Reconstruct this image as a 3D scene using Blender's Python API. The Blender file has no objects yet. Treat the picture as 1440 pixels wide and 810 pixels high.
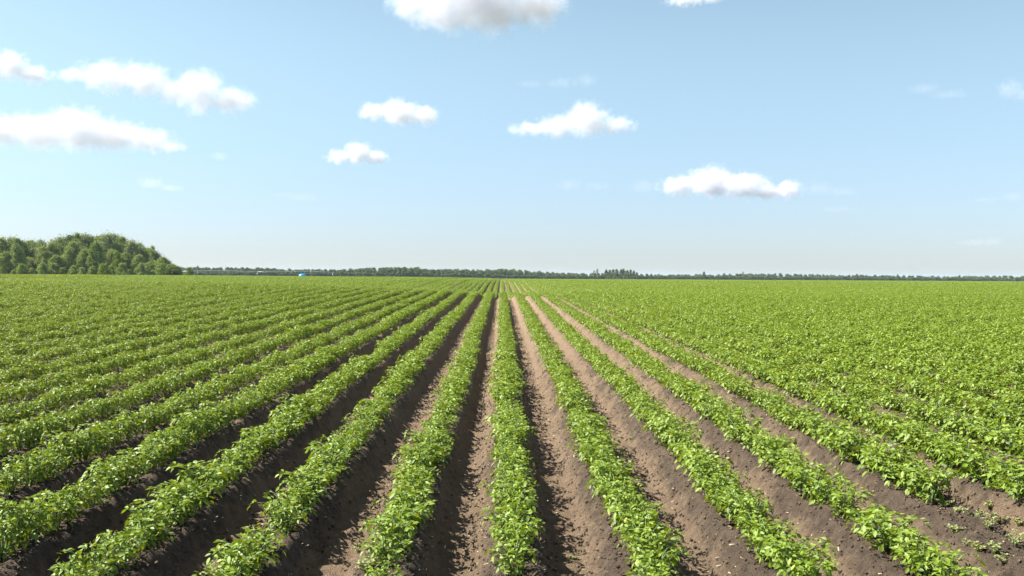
import bpy, math, random
import numpy as np
from mathutils import Vector, Matrix

R = math.radians
scene = bpy.context.scene
COL = scene.collection
random.seed(7)
rng = np.random.default_rng(11)

# ------------------------------------------------------------------ camera
F = 1400.0                       # focal length in pixels of a 1440 px wide frame
CAM_Z = 2.36
cam_data = bpy.data.cameras.new('camera')
cam_data.sensor_width = 36.0
cam_data.lens = 36.0 * F / 1440.0
cam_data.clip_start = 0.1
cam_data.clip_end = 90000.0
cam = bpy.data.objects.new('camera', cam_data)
COL.objects.link(cam)
ROT = Matrix.Rotation(R(-0.60), 4, 'Z') @ Matrix.Rotation(R(90 - 0.66), 4, 'X') @ Matrix.Rotation(R(0.33), 4, 'Z')
cam.matrix_world = Matrix.Translation((0, 0, CAM_Z)) @ ROT
scene.camera = cam


def ray(px, py):
    d = Vector(((px - 720.0) / F, -(py - 405.0) / F, -1.0))
    return (ROT.to_3x3() @ d).normalized()


# ------------------------------------------------------------------ noise and terrain (numpy)
def _hash(ix, iy, seed):
    n = (ix.astype(np.int64) * 374761393 + iy.astype(np.int64) * 668265263 + seed * 974711) & 0xffffffff
    n = ((n ^ (n >> 13)) * 1274126177) & 0xffffffff
    return ((n ^ (n >> 16)) & 0xffff) / 65535.0


def vnoise(x, y, seed=0):
    ix, iy = np.floor(x), np.floor(y)
    fx, fy = x - ix, y - iy
    ux, uy = fx * fx * (3 - 2 * fx), fy * fy * (3 - 2 * fy)
    a, b = _hash(ix, iy, seed), _hash(ix + 1, iy, seed)
    c, d = _hash(ix, iy + 1, seed), _hash(ix + 1, iy + 1, seed)
    return (a + (b - a) * ux) * (1 - uy) + (c + (d - c) * ux) * uy - 0.5


def sstep(a, b, x):
    t = np.clip((x - a) / (b - a), 0, 1)
    return t * t * (3 - 2 * t)


def interp(xs, ys, x):
    """smooth interpolation of a table"""
    xs, ys = np.array(xs, float), np.array(ys, float)
    m = np.gradient(ys, xs)
    x = np.clip(x, xs[0], xs[-1])
    i = np.clip(np.searchsorted(xs, x, side='right') - 1, 0, len(xs) - 2)
    h = xs[i + 1] - xs[i]
    t = (x - xs[i]) / h
    return ((2 * t**3 - 3 * t**2 + 1) * ys[i] + (t**3 - 2 * t**2 + t) * h * m[i]
            + (-2 * t**3 + 3 * t**2) * ys[i + 1] + (t**3 - t**2) * h * m[i + 1])


PY = [-400, -30, 0, 25, 50, 60, 65, 71, 77, 85, 105, 122, 140, 160, 190, 215, 250, 320, 400, 800, 1500, 3000, 14000]
PZ = [-0.4, -0.2, 0, .33, .66, .79, .82, .72, .50, .20, -.15, -.12, .10, .40, .70, .82, .84, .72, .50, .0, -.8, -1., -1.]
QZ = [-0.4, -0.2, 0, .33, .62, .69, .68, .64, .56, .42, .20, .18, .30, .48, .68, .80, .82, .72, .50, .0, -.8, -1., -1.]
LX = [-14000, -150, -60, -35, -21, -15, -10, -5.5, -2, 0, 3, 14000]
LZ = [.80, .80, .62, .58, .54, .48, .33, .16, .02, 0, 0, 0]


def base_z(x, y):
    x = np.asarray(x, float); y = np.asarray(y, float)
    w = sstep(5, 16, x)
    p = interp(PY, PZ, y) * (1 - w) + interp(PY, QZ, y) * w
    l = interp(LX, LZ, x) * (0.12 + 0.88 * sstep(0, 58, y))
    r = 0.09 * sstep(0.5, 5, x) * (1 - sstep(20, 60, y))
    und = 0.10 * vnoise(x / 23.0, y / 31.0, 5) * sstep(70, 140, y)
    return p + l + r + und


ROW = 0.91
X0 = 0.10


def wig(k, y):
    return 0.068 * vnoise(np.asarray(y, float) / 4.3 + k * 7.31, np.asarray(k, float) * 3.7 + 0.5 + 0 * np.asarray(y, float), 3)


def row_x(k, y):
    off = {-1: 0.03, -2: -0.03, -3: -0.05, -4: -0.05, 1: 0.05, 2: 0.06, 3: 0.05, 4: 0.03}.get(int(k), 0.0)
    return X0 + k * ROW + off + wig(k, y)


def field_mask(x, y):
    """1 where the crop stands"""
    far = 690 + 320 * sstep(-250, 500, x)
    left_out = (x < -(25 + .25 * y) + 3 * vnoise(y / 9.0, y * 0, 15)) & (y > 78) & (y < 400)
    return (y > 5.7) & (y < far) & ~left_out


RIDGE = 0.245


def ground_z(x, y, fine=True):
    x = np.asarray(x, float); y = np.asarray(y, float)
    z = base_z(x, y)
    s = (x - X0) / ROW
    k = np.round(s)
    off = 0.05 * ((k >= 1) & (k <= 3)) + 0.03 * (k == 4) + 0.03 * (k == -1) - 0.03 * (k == -2) - 0.05 * ((k == -3) | (k == -4))
    u = np.abs((x - X0 - k * ROW - off - wig(k, y)) / ROW)
    prof = RIDGE * (1 - sstep(0.155, 0.42, u))
    prof = prof - 0.035 * np.exp(-(u / 0.10) ** 2)
    amp = sstep(5.0, 6.3, y + 0.25 * vnoise(x, y * 0 + 2.0, 9)) * (1 - sstep(260, 330, y)) * (1 - sstep(30, 36, np.abs(x)))
    mid = RIDGE * 0.5
    inside = sstep(4.6, 6.3, y) * (1 - sstep(700, 1100, y))
    z = z + prof * amp + mid * (inside * (1 - amp)) * sstep(20, 40, y + np.abs(x))
    if fine:
        near = (1 - sstep(30, 60, y)) * (1 - sstep(9, 12, np.abs(x)))
        # tyre lug scoops on the furrow bottoms
        fk = np.floor(s)
        v = (s - fk - 0.5) * ROW
        ph = y / 0.27 + 2.2 * v * v / 0.04 * 0.35 + fk * 0.37 + 0.8 * vnoise(x * 0.8, y * 1.3, 21)
        fr = ph - np.floor(ph)
        lug = np.where(fr < 0.72, fr / 0.72, (1 - fr) / 0.28)
        wv = np.exp(-(v / 0.19) ** 4)
        strength = np.where((fk >= -3) & (fk <= 1), 1.0, 0.55) * (0.55 + 0.9 * np.clip(vnoise(x * .3, y * 0.5, 31) + .5, 0, 1))
        z = z + (lug - 0.5) * 0.085 * wv * near * strength * amp
        # cloddy flanks
        n = 1.3 * (0.040 * vnoise(x / .23, y / .23, 1) + 0.034 * vnoise(x / .11, y / .11, 2)
             + 0.030 * np.abs(vnoise(x / .06, y / .06, 4)))
        z = z + n * near * (1 - 0.75 * wv)
    return z


def gz(x, y):
    return float(ground_z(np.array([x]), np.array([y]), False)[0])


def px_ground(px, py, lift=0.0):
    """the point of the ground seen at a pixel of the photograph"""
    d = ray(px, py)
    t, o = 1.0, Vector((0, 0, CAM_Z))
    while t < 3000:
        p = o + d * t
        if p.z < gz(p.x, p.y) + lift:
            return p
        t *= 1.004
    return p


# ------------------------------------------------------------------ mesh helpers
def new_mesh(name, verts, faces=None, tri=None, quad=None, attr=None, mat=None, smooth=False):
    me = bpy.data.meshes.new(name)
    verts = np.asarray(verts, np.float32)
    me.vertices.add(len(verts)); me.vertices.foreach_set('co', verts.ravel())
    loops, starts = [], []
    n = 0
    if tri is not None and len(tri):
        loops.append(np.asarray(tri, np.int32).ravel()); starts.append(np.arange(len(tri)) * 3); n = len(tri) * 3
    if quad is not None and len(quad):
        loops.append(np.asarray(quad, np.int32).ravel()); starts.append(n + np.arange(len(quad)) * 4)
    if faces is not None:
        me.clear_geometry() if False else None
        lo = [i for f in faces for i in f]; st = np.cumsum([0] + [len(f) for f in faces[:-1]])
        loops.append(np.array(lo, np.int32)); starts.append(st)
    if loops:
        L = np.concatenate(loops).astype(np.int32); S = np.concatenate(starts).astype(np.int32)
        me.loops.add(len(L)); me.loops.foreach_set('vertex_index', L)
        me.polygons.add(len(S)); me.polygons.foreach_set('loop_start', S)
        if smooth:
            me.polygons.foreach_set('use_smooth', np.ones(len(S), bool))
    me.update(calc_edges=True)
    for an, av in (attr or {}).items():
        a = me.attributes.new(an, 'FLOAT', 'POINT'); a.data.foreach_set('value', np.asarray(av, np.float32))
    if mat: me.materials.append(mat)
    me.validate()
    return me


def obj(name, me, parent=None, loc=None, col=None):
    o = bpy.data.objects.new(name, me)
    (col or COL).objects.link(o)
    if parent: o.parent = parent
    if loc is not None: o.location = loc
    return o


def tag(o, label=None, cat=None, group=None, kind=None):
    if label: o['label'] = label
    if cat: o['category'] = cat
    if group: o['group'] = group
    if kind: o['kind'] = kind
    return o


class MB:
    """collects tubes, boxes and rounds for one mesh"""
    def __init__(s): s.v = []; s.f = []

    def tube(s, pts, rad, n=6, caps=True):
        pts = [Vector(p) for p in pts]
        if not hasattr(rad, '__len__'): rad = [rad] * len(pts)
        b = len(s.v)
        for i, p in enumerate(pts):
            d = (pts[min(i + 1, len(pts) - 1)] - pts[max(i - 1, 0)]).normalized()
            a = d.orthogonal().normalized() if abs(d.z) > .9 else d.cross(Vector((0, 0, 1))).normalized()
            c = d.cross(a)
            for j in range(n):
                t = 2 * math.pi * j / n
                s.v.append(tuple(p + (a * math.cos(t) + c * math.sin(t)) * rad[i]))
        for i in range(len(pts) - 1):
            for j in range(n):
                s.f.append((b + i * n + j, b + i * n + (j + 1) % n, b + (i + 1) * n + (j + 1) % n, b + (i + 1) * n + j))
        if caps:
            s.f.append(tuple(b + j for j in range(n))[::-1]); s.f.append(tuple(b + (len(pts) - 1) * n + j for j in range(n)))
        return s

    def lathe(s, prof, n=28, c=(0, 0, 0)):
        b = len(s.v)
        for r, z in prof:
            for j in range(n):
                t = 2 * math.pi * j / n
                s.v.append((c[0] + r * math.cos(t), c[1] + r * math.sin(t), c[2] + z))
        for i in range(len(prof) - 1):
            for j in range(n):
                s.f.append((b + i * n + j, b + i * n + (j + 1) % n, b + (i + 1) * n + (j + 1) % n, b + (i + 1) * n + j))
        s.f.append(tuple(b + j for j in range(n))[::-1]); s.f.append(tuple(b + (len(prof) - 1) * n + j for j in range(n)))
        return s

    def box(s, c, h):
        b = len(s.v)
        for z in (-1, 1):
            for x, y in ((-1, -1), (1, -1), (1, 1), (-1, 1)):
                s.v.append((c[0] + x * h[0], c[1] + y * h[1], c[2] + z * h[2]))
        for f in ((0, 3, 2, 1), (4, 5, 6, 7), (0, 1, 5, 4), (1, 2, 6, 5), (2, 3, 7, 6), (3, 0, 4, 7)):
            s.f.append(tuple(b + i for i in f))
        return s

    def mesh(s, name, mat, smooth=True):
        return new_mesh(name, s.v, faces=s.f, mat=mat, smooth=smooth)


# ------------------------------------------------------------------ materials
def mat(name):
    m = bpy.data.materials.new(name); m.use_nodes = True
    nt = m.node_tree; nt.nodes.clear()
    out = nt.nodes.new('ShaderNodeOutputMaterial')
    return m, nt, out


def N(nt, typ, **kw):
    n = nt.nodes.new(typ)
    for k, v in kw.items():
        if k.startswith('i_'):
            key = k[2:]
            key = int(key) if key.isdigit() else key.replace('_', ' ')
            n.inputs[key].default_value = v
        else:
            setattr(n, k, v)
    return n


def math_n(nt, op, a, b=None, clamp=False):
    n = nt.nodes.new('ShaderNodeMath'); n.operation = op; n.use_clamp = clamp
    for i, v in enumerate((a, b)):
        if v is None: continue
        if isinstance(v, (int, float)): n.inputs[i].default_value = v
        else: nt.links.new(v, n.inputs[i])
    return n.outputs[0]


def mixc(nt, fac, a, b):
    n = nt.nodes.new('ShaderNodeMix'); n.data_type = 'RGBA'
    if isinstance(fac, (int, float)): n.inputs[0].default_value = fac
    else: nt.links.new(fac, n.inputs[0])
    for i, v in ((6, a), (7, b)):
        if isinstance(v, tuple): n.inputs[i].default_value = (*v, 1)
        else: nt.links.new(v, n.inputs[i])
    return n.outputs[2]


def ramp(nt, fac, a, b):
    n = nt.nodes.new('ShaderNodeMapRange'); n.interpolation_type = 'SMOOTHSTEP'
    nt.links.new(fac, n.inputs[0]); n.inputs[1].default_value = a; n.inputs[2].default_value = b
    return n.outputs[0]


def leaf_material(name, c_dark, c_light, c_inst, trans=0.35, rough=0.42, spec=0.5, tl=(1.5, 1.25, .35)):
    m, nt, out = mat(name)
    at = N(nt, 'ShaderNodeAttribute', attribute_name='tint')
    oi = N(nt, 'ShaderNodeObjectInfo')
    c1 = mixc(nt, math_n(nt, 'MINIMUM', at.outputs['Fac'], 1.0), c_dark, c_light)
    c1 = mixc(nt, ramp(nt, at.outputs['Fac'], 1.1, 1.2), c1, (c_light[0] * 1.75, c_light[1] * 1.25, c_light[2] * 1.5))
    ge = N(nt, 'ShaderNodeNewGeometry')
    vg = N(nt, 'ShaderNodeTexNoise', i_Scale=.07, i_Detail=3.0); nt.links.new(ge.outputs['Position'], vg.inputs['Vector'])
    f2 = math_n(nt, 'ADD', math_n(nt, 'MULTIPLY', oi.outputs['Random'], 0.5), math_n(nt, 'MULTIPLY', ramp(nt, vg.outputs[0], .35, .65), .3))
    c2 = mixc(nt, f2, c1, c_inst)
    p = N(nt, 'ShaderNodeBsdfPrincipled', i_Roughness=rough)
    p.inputs['Specular IOR Level'].default_value = spec
    nt.links.new(c2, p.inputs['Base Color'])
    mul = nt.nodes.new('ShaderNodeMix'); mul.data_type = 'RGBA'; mul.blend_type = 'MULTIPLY'
    mul.inputs[0].default_value = 1; nt.links.new(c2, mul.inputs[6]); mul.inputs[7].default_value = (*tl, 1)
    t = N(nt, 'ShaderNodeBsdfTranslucent'); nt.links.new(mul.outputs[2], t.inputs[0])
    mx = N(nt, 'ShaderNodeMixShader', i_0=trans)
    nt.links.new(p.outputs[0], mx.inputs[1]); nt.links.new(t.outputs[0], mx.inputs[2])
    nt.links.new(mx.outputs[0], out.inputs[0])
    return m


def simple_mat(name, col, rough=.6, metal=0., var=0.25, scale=3.0, bump=0.0):
    m, nt, out = mat(name)
    tc = N(nt, 'ShaderNodeTexCoord')
    nz = N(nt, 'ShaderNodeTexNoise', i_Scale=scale, i_Detail=5.0)
    nt.links.new(tc.outputs['Object'], nz.inputs['Vector'])
    c = mixc(nt, ramp(nt, nz.outputs[0], .35, .65), tuple(x * (1 - var) for x in col), tuple(min(1, x * (1 + var)) for x in col))
    p = N(nt, 'ShaderNodeBsdfPrincipled', i_Roughness=rough, i_Metallic=metal)
    nt.links.new(c, p.inputs['Base Color'])
    if bump:
        b = N(nt, 'ShaderNodeBump', i_Strength=bump); nt.links.new(nz.outputs[0], b.inputs['Height']); nt.links.new(b.outputs[0], p.inputs['Normal'])
    nt.links.new(p.outputs[0], out.inputs[0])
    return m


POTATO = leaf_material('potato_leaf', (0.045, 0.098, 0.010), (0.205, 0.292, 0.024), (0.182, 0.258, 0.032), trans=0.26, rough=0.50, spec=0.32)
WEED = leaf_material('weed_leaf', (0.20, 0.26, 0.08), (0.38, 0.42, 0.17), (0.32, 0.34, 0.14), trans=0.3, rough=0.6)
STEM = simple_mat('green_stem', (0.14, 0.20, 0.06), .6)
TREELEAF = leaf_material('tree_leaf', (0.085, 0.145, 0.028), (0.27, 0.35, 0.085), (0.29, 0.33, 0.12), trans=0.28, rough=0.6, spec=.15, tl=(1.3, 1.2, .4))
SILVERLEAF = leaf_material('silvery_tree_leaf', (0.10, 0.14, 0.05), (0.27, 0.32, 0.135), (0.29, 0.30, 0.155), trans=0.25, rough=0.6, spec=.15, tl=(1.2, 1.2, .5))
DARKLEAF = leaf_material('dark_tree_leaf', (0.040, 0.075, 0.020), (0.15, 0.22, 0.055), (0.17, 0.22, 0.07), trans=0.25, rough=0.6, spec=.15, tl=(1.3, 1.2, .4))
BRIGHTLEAF = leaf_material('bright_tree_leaf', (0.11, 0.18, 0.02), (0.22, 0.31, 0.045), (0.2, 0.28, 0.05), trans=0.25, rough=0.6, spec=.15)
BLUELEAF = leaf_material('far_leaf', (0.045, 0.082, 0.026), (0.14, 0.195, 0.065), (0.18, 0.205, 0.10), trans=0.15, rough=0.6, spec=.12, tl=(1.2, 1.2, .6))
BARK = simple_mat('grey_bark', (0.16, 0.14, 0.115), .85, scale=2.0, bump=.4)
PALEBARK = simple_mat('pale_bark', (0.42, 0.40, 0.35), .8, scale=1.0, bump=.3)
STEEL = simple_mat('galvanised_steel', (0.42, 0.43, 0.44), .45, .7, .15)
RUBBER = simple_mat('black_rubber', (0.03, 0.03, 0.03), .8)
BLUE = simple_mat('blue_plastic', (0.02, 0.27, 0.66), .22, 0, .08)
BLUECAP = simple_mat('dark_plastic', (0.02, 0.03, 0.05), .5)


def soil_material():
    m, nt, out = mat('field_soil')
    tc = N(nt, 'ShaderNodeTexCoord')
    fu = N(nt, 'ShaderNodeAttribute', attribute_name='furrow')
    gr = N(nt, 'ShaderNodeAttribute', attribute_name='grassy')
    def noise(s, d=6, rough=.6):
        n = N(nt, 'ShaderNodeTexNoise', i_Scale=s, i_Detail=d, i_Roughness=rough)
        nt.links.new(tc.outputs['Object'], n.inputs['Vector']); return n.outputs[0]
    n1, n2, n3, n4 = noise(1.3), noise(9.0, 8, .7), noise(55.0, 6, .75), noise(0.12, 3)
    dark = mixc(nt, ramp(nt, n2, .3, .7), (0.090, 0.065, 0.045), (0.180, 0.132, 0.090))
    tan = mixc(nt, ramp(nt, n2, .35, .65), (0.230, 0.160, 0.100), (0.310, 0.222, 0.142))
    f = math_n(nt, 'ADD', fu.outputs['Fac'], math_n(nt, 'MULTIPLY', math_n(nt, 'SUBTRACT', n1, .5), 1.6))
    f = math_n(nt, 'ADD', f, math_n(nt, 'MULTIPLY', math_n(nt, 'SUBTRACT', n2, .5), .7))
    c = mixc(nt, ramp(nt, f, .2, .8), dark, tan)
    # pale grit and dark crumbs
    c = mixc(nt, math_n(nt, 'MULTIPLY', ramp(nt, n3, .60, .72), .5), c, (0.27, 0.20, 0.14))
    c = mixc(nt, math_n(nt, 'MULTIPLY', ramp(nt, n3, .42, .32), .55), c, (0.035, 0.025, 0.02))
    g = mixc(nt, ramp(nt, n4, .4, .6), (0.12, 0.13, 0.06), (0.19, 0.16, 0.10))
    sp = N(nt, 'ShaderNodeSeparateXYZ'); nt.links.new(tc.outputs['Object'], sp.inputs[0])
    g = mixc(nt, ramp(nt, sp.outputs[1], 330, 380), (0.15, 0.22, 0.05), g)
    c = mixc(nt, gr.outputs['Fac'], c, g)
    p = N(nt, 'ShaderNodeBsdfPrincipled', i_Roughness=0.95)
    p.inputs['Specular IOR Level'].default_value = .15
    nt.links.new(c, p.inputs['Base Color'])
    h = math_n(nt, 'ADD', math_n(nt, 'MULTIPLY', n2, .7), math_n(nt, 'MULTIPLY', n3, .8))
    b = N(nt, 'ShaderNodeBump', i_Strength=1.0, i_Distance=.09)
    nt.links.new(h, b.inputs['Height']); nt.links.new(b.outputs[0], p.inputs['Normal'])
    nt.links.new(p.outputs[0], out.inputs[0])
    return m


SOIL = soil_material()

# ------------------------------------------------------------------ ground: one sheet to the horizon
def lines():
    x = list(np.arange(0, 9.6, .045))
    while x[-1] < 34: x.append(x[-1] + .15)
    while x[-1] < 15000: x.append(x[-1] + max(.3, (x[-1] - 30) * .12))
    x = np.array(x); x = np.concatenate([-x[:0:-1], x]) + X0
    y = [-12000., -5000, -2000, -800, -300, -100, -40, -15, -6, -2, 0, 1.5, 3, 4, 4.6]
    while y[-1] < 16: y.append(y[-1] + .05)
    while y[-1] < 110: y.append(y[-1] + .065 * (y[-1] / 16) ** .9)
    while y[-1] < 16000: y.append(y[-1] * 1.02 + .2)
    return x, np.array(y)


gx, gy = lines()
GX, GY = np.meshgrid(gx, gy)
GZ = ground_z(GX, GY)
nx, ny = len(gx), len(gy)
idx = np.arange(nx * ny).reshape(ny, nx)
quads = np.stack([idx[:-1, :-1], idx[:-1, 1:], idx[1:, 1:], idx[1:, :-1]], -1).reshape(-1, 4)
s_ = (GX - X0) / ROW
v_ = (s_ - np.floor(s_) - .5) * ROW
furrow = np.exp(-(v_ / .24) ** 4) * .75 + .15 + .35 * sstep(8, 22, GY) * (1 - .6 * sstep(90, 140, GY))  # tan furrow floors; sunlit look of farther flanks also painted in with distance
grassy = 1.0 - field_mask(GX, GY).astype(float)
grassy[(GY < 60)] = 0
ground = obj('ground', new_mesh('ground', np.stack([GX, GY, GZ], -1).reshape(-1, 3), quad=quads,
             attr={'furrow': furrow.ravel(), 'grassy': grassy.ravel()}, mat=SOIL, smooth=True))
tag(ground, 'brown field soil hilled into long ridges and furrows', None, None, 'structure')

# ------------------------------------------------------------------ leaves
# a leaflet: folded ovate blade, 8 verts, along +Y, normal +Z, unit length
LF_V = np.array([(0, 0, 0), (-.24, .28, .05), (0, .30, -.02), (.24, .28, .05), (-.24, .62, .03), (0, .66, -.03), (.24, .62, .03), (0, 1, -.10)])
LF_T = np.array([(0, 2, 1), (0, 3, 2), (4, 5, 7), (5, 6, 7)])
LF_Q = np.array([(1, 2, 5, 4), (2, 3, 6, 5)])


def leaf_batch(pos, dirs, norms, size, tint, wide=1.0, lod=0):
    """arrays of leaflets -> verts, tris, quads, tint"""
    n = len(pos)
    y = dirs / np.linalg.norm(dirs, axis=1, keepdims=True)
    x = np.cross(y, norms); x /= np.linalg.norm(x, axis=1, keepdims=True) + 1e-9
    z = np.cross(x, y)
    T = LF_V if lod == 0 else np.array([(0, 0, 0), (-.3, .5, .06), (.3, .5, .06), (0, 1, -.05)])
    V = (pos[:, None, :] + size[:, None, None] * (T[None, :, 0:1] * x[:, None, :] * wide + T[None, :, 1:2] * y[:, None, :] + T[None, :, 2:3] * z[:, None, :]))
    off = (np.arange(n) * len(T))[:, None, None]
    if lod == 0:
        tri = (off + LF_T[None]).reshape(-1, 3); quad = (off + LF_Q[None]).reshape(-1, 4)
    else:
        tri = (off + np.array([(0, 2, 1), (1, 2, 3)])[None]).reshape(-1, 3); quad = np.zeros((0, 4), int)
    return V.reshape(-1, 3), tri, quad, np.repeat(tint, len(T))


def unit(v): return v / (np.linalg.norm(v, axis=-1, keepdims=True) + 1e-9)


def potato_plant(seed, rad=.34, height=.30, stems=9, leaf=.074):
    """arching stems carrying compound leaves; returns foliage and stem meshes"""
    r = np.random.default_rng(seed)
    P, D, Nn, S, T = [], [], [], [], []
    mb = MB()
    for s in range(stems):
        az = 2 * math.pi * (s + r.uniform(-.35, .35)) / stems if s else 0
        reach = rad * r.uniform(.45, .95) if s > 1 else rad * .15
        hh = height * r.uniform(.75, 1.1) * (1.0 if s > 1 else 1.08)
        pts = []
        for i in range(6):
            t = i / 5
            pts.append(np.array([math.cos(az) * reach * (t ** 1.15), math.sin(az) * reach * (t ** 1.15), -.03 + (hh + .03) * (1 - (1 - t) ** 2.1)]))
        mb.tube([tuple(p) for p in pts], [.007 - .0045 * i / 5 for i in range(6)], 5)
        nl = 7
        for j in range(nl):
            t = .22 + .78 * j / (nl - 1)
            q = t * 5; i = min(4, int(q)); b = pts[i] + (pts[i + 1] - pts[i]) * (q - i)
            la = az * (s > 1) + j * 2.4 + r.uniform(-.5, .5)
            if s > 1 and t < .6: la = az + r.uniform(-1.7, 1.7)
            out = np.array([math.cos(la), math.sin(la), 0])
            rise = r.uniform(.05, .65) * (.4 + .6 * t)
            L = leaf * r.uniform(1.1, 1.8)
            side = np.array([-out[1], out[0], 0])
            def rp(w):
                return b + out * (L * w) + np.array([0, 0, L * (rise * w - .75 * w * w)])
            axis = unit(rp(1) - rp(.75))
            young_shade = .28 + .62 * t  # older lower leaves are darker, deepened to paint shade into the gaps
            for w, sgn in ((1, 0), (.78, 1), (.78, -1), (.5, 1), (.5, -1), (.25, 1), (.25, -1)):
                if w < .3 and r.random() < .75: continue
                sz = leaf * (1.15 if sgn == 0 else (.55 + .5 * w)) * r.uniform(.8, 1.2)
                d = axis if sgn == 0 else unit(out * .55 + side * sgn + np.array([0, 0, r.uniform(-.35, .6)]))
                nrm = unit(np.array([0, 0, 1]) + out * r.uniform(-.1, .5) + r.normal(0, .60, 3) * np.array([1, 1, .2]))
                P.append(rp(w)); D.append(d + r.normal(0, .12, 3)); Nn.append(nrm); S.append(sz)
                T.append(1.3 if r.random() < .008 else np.clip(r.normal(young_shade, .30), 0, 1))
    V, tr, qd, tt = leaf_batch(np.array(P), np.array(D), np.array(Nn), np.array(S), np.array(T), .95)
    return (new_mesh('foliage', V, tri=tr, quad=qd, attr={'tint': tt}, mat=POTATO, smooth=False), mb.mesh('stem', STEM))


VARIANTS = [potato_plant(100 + i, rad=.245 + .015 * (i % 3), height=.245 + .018 * (i % 4), stems=8 + i % 2, leaf=.053) for i in range(9)]


def join_mesh(name, meshes, mats):
    vs, ts, qs, tt, off = [], [], [], [], 0
    return None


lib = bpy.data.collections.new('crop_templates')     # unlinked: only the source of the stuff objects' repeats
for i, (fm, sm) in enumerate(VARIANTS):
    obj('a%02d' % i, fm, col=lib)


def crop_patch(seed, rows=5, length=5.0):
    r = np.random.default_rng(seed)
    n = int(rows * length * 115)
    k = r.integers(0, rows, n)
    y = r.uniform(-length / 2, length / 2, n)
    th = r.uniform(-1, 1, n)
    lump = .85 + .35 * r.random(rows * 40)[(k * 37 + np.floor((y + length / 2) / .3).astype(int)) % (rows * 40)]
    u = np.sign(th) * np.abs(th) ** .8 * .225
    z = .45 * np.sqrt(np.clip(1 - (u / .24) ** 4, 0, 1)) * lump * r.uniform(.72, 1.08, n)
    pos = np.stack([(k - (rows - 1) / 2) * ROW + u + r.normal(0, .015, n), y, z + RIDGE * .5 - .03], 1)
    a = r.uniform(0, 2 * math.pi, n)
    d = np.stack([np.cos(a), np.sin(a), r.uniform(-.5, .5, n)], 1)
    nr = unit(np.stack([u * 2.0, np.zeros(n), np.ones(n)], 1) + r.normal(0, .4, (n, 3)))
    V, tr, qd, tt = leaf_batch(pos, d, nr, r.uniform(.075, .135, n), np.clip(r.normal(.75, .2, n), 0, 1), 1.25, lod=1)
    return new_mesh('patch', V, tri=tr, attr={'tint': tt}, mat=POTATO)


for i in range(4):
    obj('b%02d' % i, crop_patch(300 + i), col=lib)
NV = len(VARIANTS)


def gn_scatter(name, mat_, pts, variant, rot, scl, coll):
    me = new_mesh(name, pts)
    a = me.attributes.new('variant', 'INT', 'POINT'); a.data.foreach_set('value', np.asarray(variant, np.int32))
    a = me.attributes.new('rot', 'FLOAT_VECTOR', 'POINT'); a.data.foreach_set('vector', np.asarray(rot, np.float32).ravel())
    a = me.attributes.new('scl', 'FLOAT_VECTOR', 'POINT'); a.data.foreach_set('vector', np.asarray(scl, np.float32).ravel())
    o = obj(name, me)
    ng = bpy.data.node_groups.new(name, 'GeometryNodeTree')
    ng.interface.new_socket('Geometry', in_out='INPUT', socket_type='NodeSocketGeometry')
    ng.interface.new_socket('Geometry', in_out='OUTPUT', socket_type='NodeSocketGeometry')
    gi, go = ng.nodes.new('NodeGroupInput'), ng.nodes.new('NodeGroupOutput')
    iop = ng.nodes.new('GeometryNodeInstanceOnPoints')
    ci = ng.nodes.new('GeometryNodeCollectionInfo'); ci.inputs['Collection'].default_value = coll
    ci.inputs['Separate Children'].default_value = True; ci.inputs['Reset Children'].default_value = True
    ci.transform_space = 'ORIGINAL'
    iop.inputs['Pick Instance'].default_value = True
    def na(n, t):
        q = ng.nodes.new('GeometryNodeInputNamedAttribute'); q.data_type = t; q.inputs['Name'].default_value = n
        return next(s for s in q.outputs if s.enabled and s.name == 'Attribute')
    L = ng.links.new
    L(gi.outputs[0], iop.inputs['Points']); L(ci.outputs[0], iop.inputs['Instance'])
    L(na('variant', 'INT'), iop.inputs['Instance Index'])
    e2r = ng.nodes.new('FunctionNodeEulerToRotation'); L(na('rot', 'FLOAT_VECTOR'), e2r.inputs[0]); L(e2r.outputs[0], iop.inputs['Rotation'])
    L(na('scl', 'FLOAT_VECTOR'), iop.inputs['Scale'])
    L(iop.outputs[0], go.inputs[0])
    md = o.modifiers.new('scatter', 'NODES'); md.node_group = ng
    return o


# ------------------------------------------------------------------ the crop
INV = ROT.to_3x3().inverted()


def project(x, y, z):
    v = INV @ Vector((x, y, z - CAM_Z))
    if v.z > -.5: return None
    return (720 + F * v.x / -v.z, 405 - F * v.y / -v.z)


def width_scale(k):
    if k >= 5: return 1.12 + .03 * min(3, k - 5)
    if k >= 3: return .98 + .07 * (k - 3)
    if k <= -5: return .88
    return {0: .90, 1: .92, 2: .96, -1: .92, -2: .94, -3: .96, -4: .98}.get(k, 1.0)


GAPS = {0: (6.33, 6.75), -1: (6.62, 6.98), -2: (7.55, 7.80), 4: (5.0, 8.55)}
crop = []       # near plants: x, y, z, yaw, sx, sz, variant, k
for k in range(-75, 76):
    kk = np.array([k])
    y = 5.9 + random.uniform(0, .25)
    while y < 101:
        y += .31 * random.uniform(.82, 1.18)
        if abs(k * ROW) > y * .56 + 7: continue
        if y > 78 and k * ROW < -(25 + .25 * y): continue
        g = GAPS.get(k)
        if g and g[0] < y < g[1]: continue
        if random.random() < (.015 if k > 2 else .007): continue
        x = float(row_x(k, y)) + random.gauss(0, .022)
        s = width_scale(k) * random.uniform(.84, 1.14) * (1 + .22 * float(vnoise(np.array([k * 3.7]), np.array([y / 1.7]), 61)[0]))
        if k == 0 and y < 6.4: s *= .55
        if k == -1 and y < 6.7: s *= .8
        h = (.35 + .65 * s) * random.uniform(.9, 1.12) * (1.12 if k < -3 else 1)
        crop.append([x, y, 0, random.uniform(0, 6.283), s, h, random.randrange(NV), k])
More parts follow.
